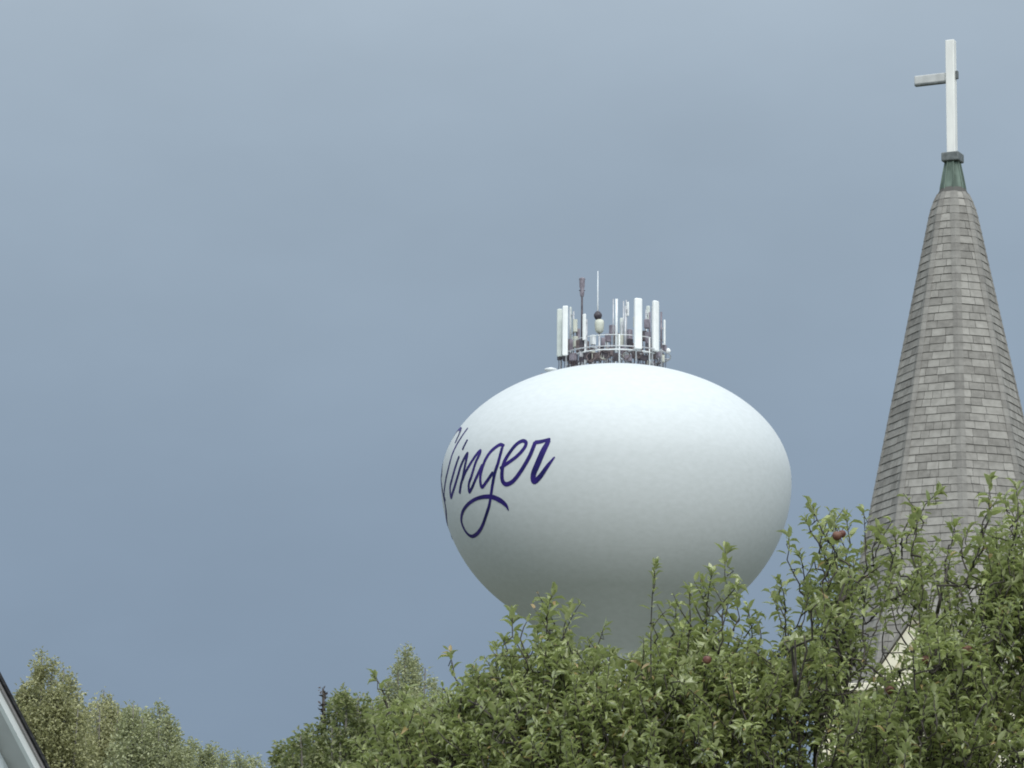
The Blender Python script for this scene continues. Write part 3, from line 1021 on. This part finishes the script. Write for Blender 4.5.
def build_apple():
    bx = at(800, 700, TY)[0]
    root = empty("apple_tree", (bx, TY, 0), 0, "wide leafy apple tree with upright shoots and reddish apples in front of the spire", "tree")
    O = np.array([bx, TY, 0.0])
    mpp = np.linalg.norm(at(700, 650, TY) - CAM) / F
    # limbs
    crotch = np.array([bx + .05, TY, 1.55])
    limbs = []
    ends = [(410, 742, .1), (480, 706, -.6), (548, 676, .5), (640, 690, -.4), (664, 664, .7), (716, 650, .0), (795, 640, -.7), (826, 590, .3), (850, 566, -.3), (936, 590, .8), (948, 566, -.5), (985, 572, .2), (1030, 560, .6), (1120, 600, -.3), (1200, 700, .2)]
    bark = []
    lr = random.Random(3)
    samples = []

    def limb(a, b, r0, r1, sag, n=9):
        t = np.linspace(0, 1, n)[:, None]
        mid = (a + b) / 2 + np.array([lr.uniform(-.12, .12), lr.uniform(-.12, .12), sag])
        P = (1 - t) ** 2 * a + 2 * t * (1 - t) * mid + t * t * b
        P[1:-1] += np.random.default_rng(int(abs(b[0] * 1e4)) % 9999).normal(0, .028, (n - 2, 3))
        return P, np.linspace(r0, r1, n)
    for i, (px, py, dy) in enumerate(ends):
        e = at(px, py, TY + dy)
        hub = crotch + np.array([(e[0] - crotch[0]) * .30, dy * .3, .55 + .12 * (i % 3)])
        P1, r1 = limb(crotch - (0, 0, .12), hub, .05, .03, .05, 6)
        P2, r2 = limb(hub, e, .022, .005, .22, 10)
        mb = MB().tube(np.vstack([P1, P2[1:]]) - O, np.concatenate([r1, r2[1:]]), 8)
        samples.append(P2)
        for q in range(5):                              # side branches
            j = lr.randint(2, 8)
            st = P2[j]
            en = st + np.array([lr.uniform(-.55, .55), lr.uniform(-.5, .5), lr.uniform(.05, .5)])
            pe = proj(en)
            top = np.interp(pe[0], MASS[:, 0], MASS[:, 1])
            if pe[1] < top + 25:
                en[2] -= (top + 25 - pe[1]) * mpp
            B, rb = limb(st, en, .011, .004, .05, 6)
            mb.tube(B - O, rb, 6)
            samples.append(B)
        o = mb.build("limb", "bark", root, True)
    tr = MB().tube(np.array([(bx, TY, -.1), (bx - .03, TY, .4), (bx + .04, TY, 1.0), crotch + (0, 0, .05)]) - O, [.19, .15, .13, .12], 14)
    tr.build("trunk", "bark", root, True)
    SP = np.concatenate(samples)

    pos, dr, nr, ln = [], [], [], []
    tw = MB()

    todo = []

    def shoot(base, tip, n, size, spread=(45, 95), bias=0.0, r=.0032):
        todo.append((base, tip, n, size, spread, bias, r))

    def grow():
        """every shoot springs from the nearest wood that is already there"""
        todo.sort(key=lambda q: np.linalg.norm(SP - q[0], axis=1).min())
        wood = np.zeros((len(SP) + 5 * len(todo), 3))
        wood[:len(SP)] = SP
        nw = len(SP)
        for base, tip, n, size, spread, bias, r in todo:
            p, d, q, l = shoot_leaves(base, tip, n, size, spread, bias)
            pos.append(p)
            dr.append(d)
            nr.append(q)
            ln.append(l)
            a = wood[(np.linalg.norm(wood[:nw] - (base - np.array([0, 0, .06])), axis=1) + 1.5 * np.maximum(0, wood[:nw, 2] - base[2] + .03)).argmin()]
            m1 = a * .65 + base * .35 + rng.normal(0, .012, 3) + np.array([0, 0, -.012])
            m2 = a * .3 + base * .7 + rng.normal(0, .012, 3) + np.array([0, 0, -.016])
            tw.tube(np.array([a, m1, m2, base, (base + tip) / 2 + rng.normal(0, .006, 3), tip]) - O, [r * 1.7, r * 1.5, r * 1.4, r * 1.3, r, r * .5], 4, False)
            wood[nw:nw + 5] = (m1, m2, base, (base + tip) / 2, tip)
            nw += 5

    # crown filled with shoots
    n = 0
    while n < 4800:
        px = rng.uniform(335, 1285)
        top = np.interp(px, MASS[:, 0], MASS[:, 1])
        dn = rng.exponential(95) if rng.random() < .55 else rng.uniform(0, 420)
        if dn > 430:
            continue
        if rng.random() > np.interp(px, DENS[:, 0], DENS[:, 1]) * (.75 if dn > 240 else 1):
            continue
        py = top + dn + rng.normal(5, 12)
        if 852 < px < 985 and py < 632 and rng.random() < .68:
            continue
        if 852 < px < 892 and 582 < py < 668 and rng.random() < .8:
            continue
        if 800 < px < 842 and 588 < py < 625 and rng.random() < .6:
            continue
        if 596 < py < 690 and -34 < px - (880 + (668 - py) * .8) < 9 and rng.random() < .8:
            continue
        if 900 < px < 970 and 640 < py < 690 and rng.random() < .3:
            continue
        wdt = min(1.55, .22 + 1.0 * math.sqrt(dn * mpp))
        edge = min(1, (px - 330) / 90) if px < 420 else min(1, (1290 - px) / 120)
        dy = rng.uniform(-1, 1) * wdt * max(.25, edge)
        if math.sin(px * .105 + dy * 3.1 + py * .02) * math.sin(py * .12 + 1.7 * dy - px * .013) < -.25 and rng.random() < .7:
            continue
        tip = at(px, py, TY + dy)
        if tip[2] < 1.5:
            continue
        L = rng.uniform(.13, .34)
        out = np.array([(px - 780) / 900, dy * .35, 0])
        d = unit(np.array([0, 0, 1.0]) + out + rng.normal(0, .42, 3))
        shoot(tip - d * L, tip, int(9 + L * 46), .065)
        n += 1
    for k in range(300):                           # denser growth low down in front of the church wall
        if k < 210:
            px, py = rng.uniform(842, 990), rng.uniform(688, 790)
        else:
            px, py = rng.uniform(915, 985), rng.uniform(622, 700)
        tip = at(px, py, TY + rng.uniform(-1.2, 1.0))
        L = rng.uniform(.13, .3)
        shoot(tip - unit(np.array([0, 0, 1.0]) + rng.normal(0, .42, 3)) * L, tip, int(9 + L * 46), .065)
    # upright sprouts that break the outline
    for (tx, ty, bx_, by, nl, sz, dy) in [(655, 566, 651, 676, 26, .062, -.5), (725, 551, 716, 650, 26, .078, -.3), (702, 580, 700, 650, 22, .075, .2), (690, 590, 688, 650, 18, .07, -.2), (712, 572, 708, 640, 20, .075, .1), (748, 608, 742, 662, 16, .075, .3),
                                          (676, 606, 672, 655, 14, .065, .4), (737, 588, 728, 645, 16, .07, .1), (450, 653, 463, 700, 9, .07, -.2), (376, 677, 389, 712, 6, .075, .1), (497, 648, 502, 690, 9, .08, .1), (512, 611, 527, 662, 16, .072, -.3), (505, 640, 512, 672, 9, .07, -.1),
                                          (553, 592, 556, 650, 15, .075, .2), (570, 606, 562, 650, 14, .08, -.2), (547, 610, 552, 655, 14, .078, 0), (604, 628, 598, 668, 10, .075, .2), (540, 622, 545, 660, 10, .075, .3),
                                          (789, 537, 800, 585, 9, .075, .0), (812, 508, 838, 556, 16, .08, -.2), (806, 520, 830, 566, 12, .078, .1), (846, 516, 842, 570, 16, .075, .3), (835, 520, 838, 570, 10, .07, -.4),
                                          (938, 492, 912, 548, 16, .08, -.3), (912, 516, 902, 556, 12, .08, .1), (990, 480, 977, 556, 13, .085, -.5), (1016, 487, 1010, 556, 15, .085, -.3), (1004, 500, 1014, 552, 12, .08, .2), (1024, 508, 1022, 556, 12, .08, 0), (878, 530, 874, 570, 12, .078, .2), (864, 512, 866, 562, 9, .075, -.1),
                                          (895, 534, 890, 572, 12, .08, -.3), (955, 525, 945, 562, 11, .08, .3), (968, 530, 965, 566, 12, .08, -.2), (780, 582, 786, 628, 12, .072, .2), (775, 600, 786, 640, 12, .07, -.1), (800, 556, 806, 600, 12, .075, .3), (822, 530, 826, 580, 12, .076, .2)]:
        b, t = at(bx_, by, TY + dy), at(tx, ty, TY + dy + rng.uniform(-.1, .1))
        k = (b + t) / 2 + np.array([rng.uniform(-.05, .05), rng.uniform(-.05, .05), 0])
        m = max(3, int(nl * .72))
        shoot(b, k, m, sz * 1.12, (55, 95), 0.0, .004)
        shoot(k, t, m, sz * 1.08, (38, 85), .15, .003)
        d = unit(t - k + rng.normal(0, .01, 3))
        shoot(t - d * .03, t + d * .02, 4, sz * .9, (15, 50), 0.0, .002)
        if nl > 11:                              # a side shoot
            q = b * .55 + t * .45
            shoot(q, q + np.array([rng.choice([-1, 1]) * rng.uniform(.05, .12), rng.uniform(-.08, .08), rng.uniform(.10, .2)]), 7, sz, (45, 90), 0.0, .003)
    grow()
    foliage = leaf_mesh("foliage", np.concatenate(pos) - O, np.concatenate(dr), np.concatenate(nr), np.concatenate(ln), "leaf", root, False, .95)
    tw.build("twigs", "bark", root, True)
    # apples
    for (px, py, dy, r) in [(837, 536, -.75, .034), (967, 650, -.75, .036), (926, 660, -.7, .034), (889, 690, -.7, .034), (707, 660, -1.0, .030), (842, 534, -.7, .028),
                            ]:
        r *= .8
        p = at(px, py, TY + dy)
        prof = [(.001, -.80), (.35, -.86), (.72, -.62), (.96, -.1), (.98, .25), (.78, .68), (.42, .86), (.16, .80), (.02, .62)]
        a = MB().lathe([(q * r, z * r) for q, z in prof], 14, p - O).build("apple", "apple", root, True)
        st = MB().tube(np.array([p + (0, 0, .6 * r), p + (.004, 0, 1.2 * r), p + (.012, .004, 1.9 * r)]) - O, .0022, 5)
        st.build("stalk", "bark", a)
        b = p + (.012, .004, 1.9 * r)
        dd = np.linalg.norm(SP - b, axis=1)


build_apple()


# ------------------------------------------------------------------ trees further back
def build_tree(name, label, Y, px, leaders, m, n_cl, leafsz, halfw, cl_r=.24, group="treetops behind the house and the apple tree", spike=None, barkm="greybark", per=11, round_=1.0):
    """leaders: (px, py) tops; the crown is what hangs round those upright leaders"""
    bx = at(px, 768, Y)[0]
    root = empty(name, (bx, Y, 0), rng.uniform(0, .01), label, "tree", group)
    O = np.array([bx, Y, 0.0])
    leaders = leaders + [(a + rng.uniform(-11, 11), b + rng.uniform(4, 34)) for a, b in leaders]
    tops = [at(a, b, Y + rng.uniform(-.7, .7)) for a, b in leaders]
    zmax = max(t[2] for t in tops)
    tr = MB()
    tr.tube(np.array([(0, 0, -.2), (.05, 0, 1.5), (0, .05, zmax * .45), (0, 0, zmax * .7)]), [.24, .19, .13, .05], 10)
    tr.build("trunk", barkm, root, True)
    lm = MB()
    pos, dr, nr, ln = [], [], [], []
    fk = np.array([0, 0, zmax * .42])
    for t in tops:
        e = t - O
        a = fk + np.array([e[0] * .15, e[1] * .15, rng.uniform(-.8, .4)])
        mid = np.array([e[0] * .8, e[1] * .8, (a[2] + e[2]) / 2])
        tt = np.linspace(0, 1, 9)[:, None]
        P = (1 - tt) ** 2 * a + 2 * tt * (1 - tt) * mid + tt * tt * e
        lm.tube(P, np.linspace(.07, .008, 9), 6)
    lm.build("limb", barkm, root, True)
    # leaf clumps strung round the leaders, wider lower down
    while len(pos) < n_cl:
        i = rng.integers(len(tops))
        e = tops[i] - O
        dn = rng.exponential(1.0) if rng.random() < .7 else rng.uniform(0, zmax * .62)
        if dn > zmax * .66 or (dn < .5 and rng.random() < .45):
            continue
        wd = min(halfw, .05 + .36 * dn ** .85 * round_)
        a, rr = rng.uniform(0, 2 * math.pi), math.sqrt(rng.random()) * wd
        c = np.array([e[0] * (1 if dn < 2 else .8), e[1], e[2] - dn]) + np.array([rr * math.cos(a), rr * math.sin(a), 0])
        if math.sin(c[0] * 4.1 + c[2] * 2.3 + i) * math.sin(c[2] * 5.2 - c[1] * 3.0 + 1.7 * i) < .0 and rng.random() < .8:
            continue
        k = per
        q = c + unit(rng.normal(0, 1, (k, 3))) * (rng.random((k, 1)) ** .5) * cl_r * (.5 if dn < .35 else .85) * np.array([.8, .8, 1.3])
        out = np.array([math.cos(a), math.sin(a), .5])
        pos.append(q)
        dr.append(unit(out + rng.normal(0, .6, (k, 3))))
        nr.append(unit(np.array([0, 0, .8]) + out * .5 + rng.normal(0, .45, (k, 3))))
        ln.append(leafsz * rng.uniform(.6, 1.25, k))
    leaf_mesh("crown", np.concatenate(pos), np.concatenate(dr), np.concatenate(nr), np.concatenate(ln), m, root, True, .85)
    if spike is not None:                                # a dead leader with shrivelled leaves
        t, b = at(spike[0], spike[1], Y) - O, at(spike[0] + 2, spike[1] + 60, Y) - O
        sp = MB().tube([b, (b + t) / 2, t], [.035, .025, .010], 6).build("dead_leader", "bark", root, True)
        p, d, q, l = shoot_leaves(b + (t - b) * .3, t, 48, leafsz * 1.0, (20, 60))
        leaf_mesh("dead_foliage", p + rng.normal(0, .02, p.shape), d, q, l, "leaf_dry", sp, True, 1.2)
    return root


build_tree("deciduous_tree", "tall olive green tree rising beside the dark roof edge of the house", 62, 48,
           [(42, 656), (36, 672), (52, 664), (64, 668), (70, 680), (26, 690), (58, 690), (30, 712), (76, 712), (48, 700)], "leaf_olive", 4600, .060, 1.0)
build_tree("deciduous_tree", "olive grey tree just right of the tallest olive tree, with a thin ragged top", 64, 102,
           [(104, 690), (98, 700), (111, 702), (91, 708), (118, 716), (84, 716), (106, 716), (128, 712), (78, 726)], "leaf_olive", 3200, .058, .9)
build_tree("deciduous_tree", "pale grey green tree with a feathery top in the middle of the left row", 60, 148,
           [(160, 708), (133, 704), (150, 716), (168, 722), (142, 718), (126, 728), (174, 732)], "leaf_pale", 3300, .058, .95)
build_tree("deciduous_tree", "low pale tree with two short points at the right end of the left row", 66, 200,
           [(193, 744), (213, 748), (184, 752), (204, 756), (222, 758)], "leaf_pale", 2200, .058, .85)
build_tree("deciduous_tree", "lowest greyish treetop barely rising at the gap before the dense tree", 68, 246,
           [(240, 757), (254, 762), (232, 763), (264, 768)], "leaf_pale", 1600, .058, .8)
build_tree("deciduous_tree", "dense dark green tree with a dead brown leader sticking up from it", 40, 345,
           [(285, 744), (300, 736), (313, 732), (337, 702), (346, 694), (358, 696), (372, 700), (390, 704), (408, 700), (327, 738), (360, 712), (340, 730), (385, 716), (308, 745), (292, 752)], "leaf_dark", 4600, .058, .7, .15, spike=(323, 689), per=12)
build_tree("deciduous_tree", "pale silvery green tree with a pointed top behind the dense dark tree", 56, 412,
           [(405, 646), (398, 666), (414, 660), (425, 668), (388, 684), (434, 682), (410, 684), (444, 694), (378, 700), (454, 706)], "leaf_pale", 3400, .050, .65, .16)
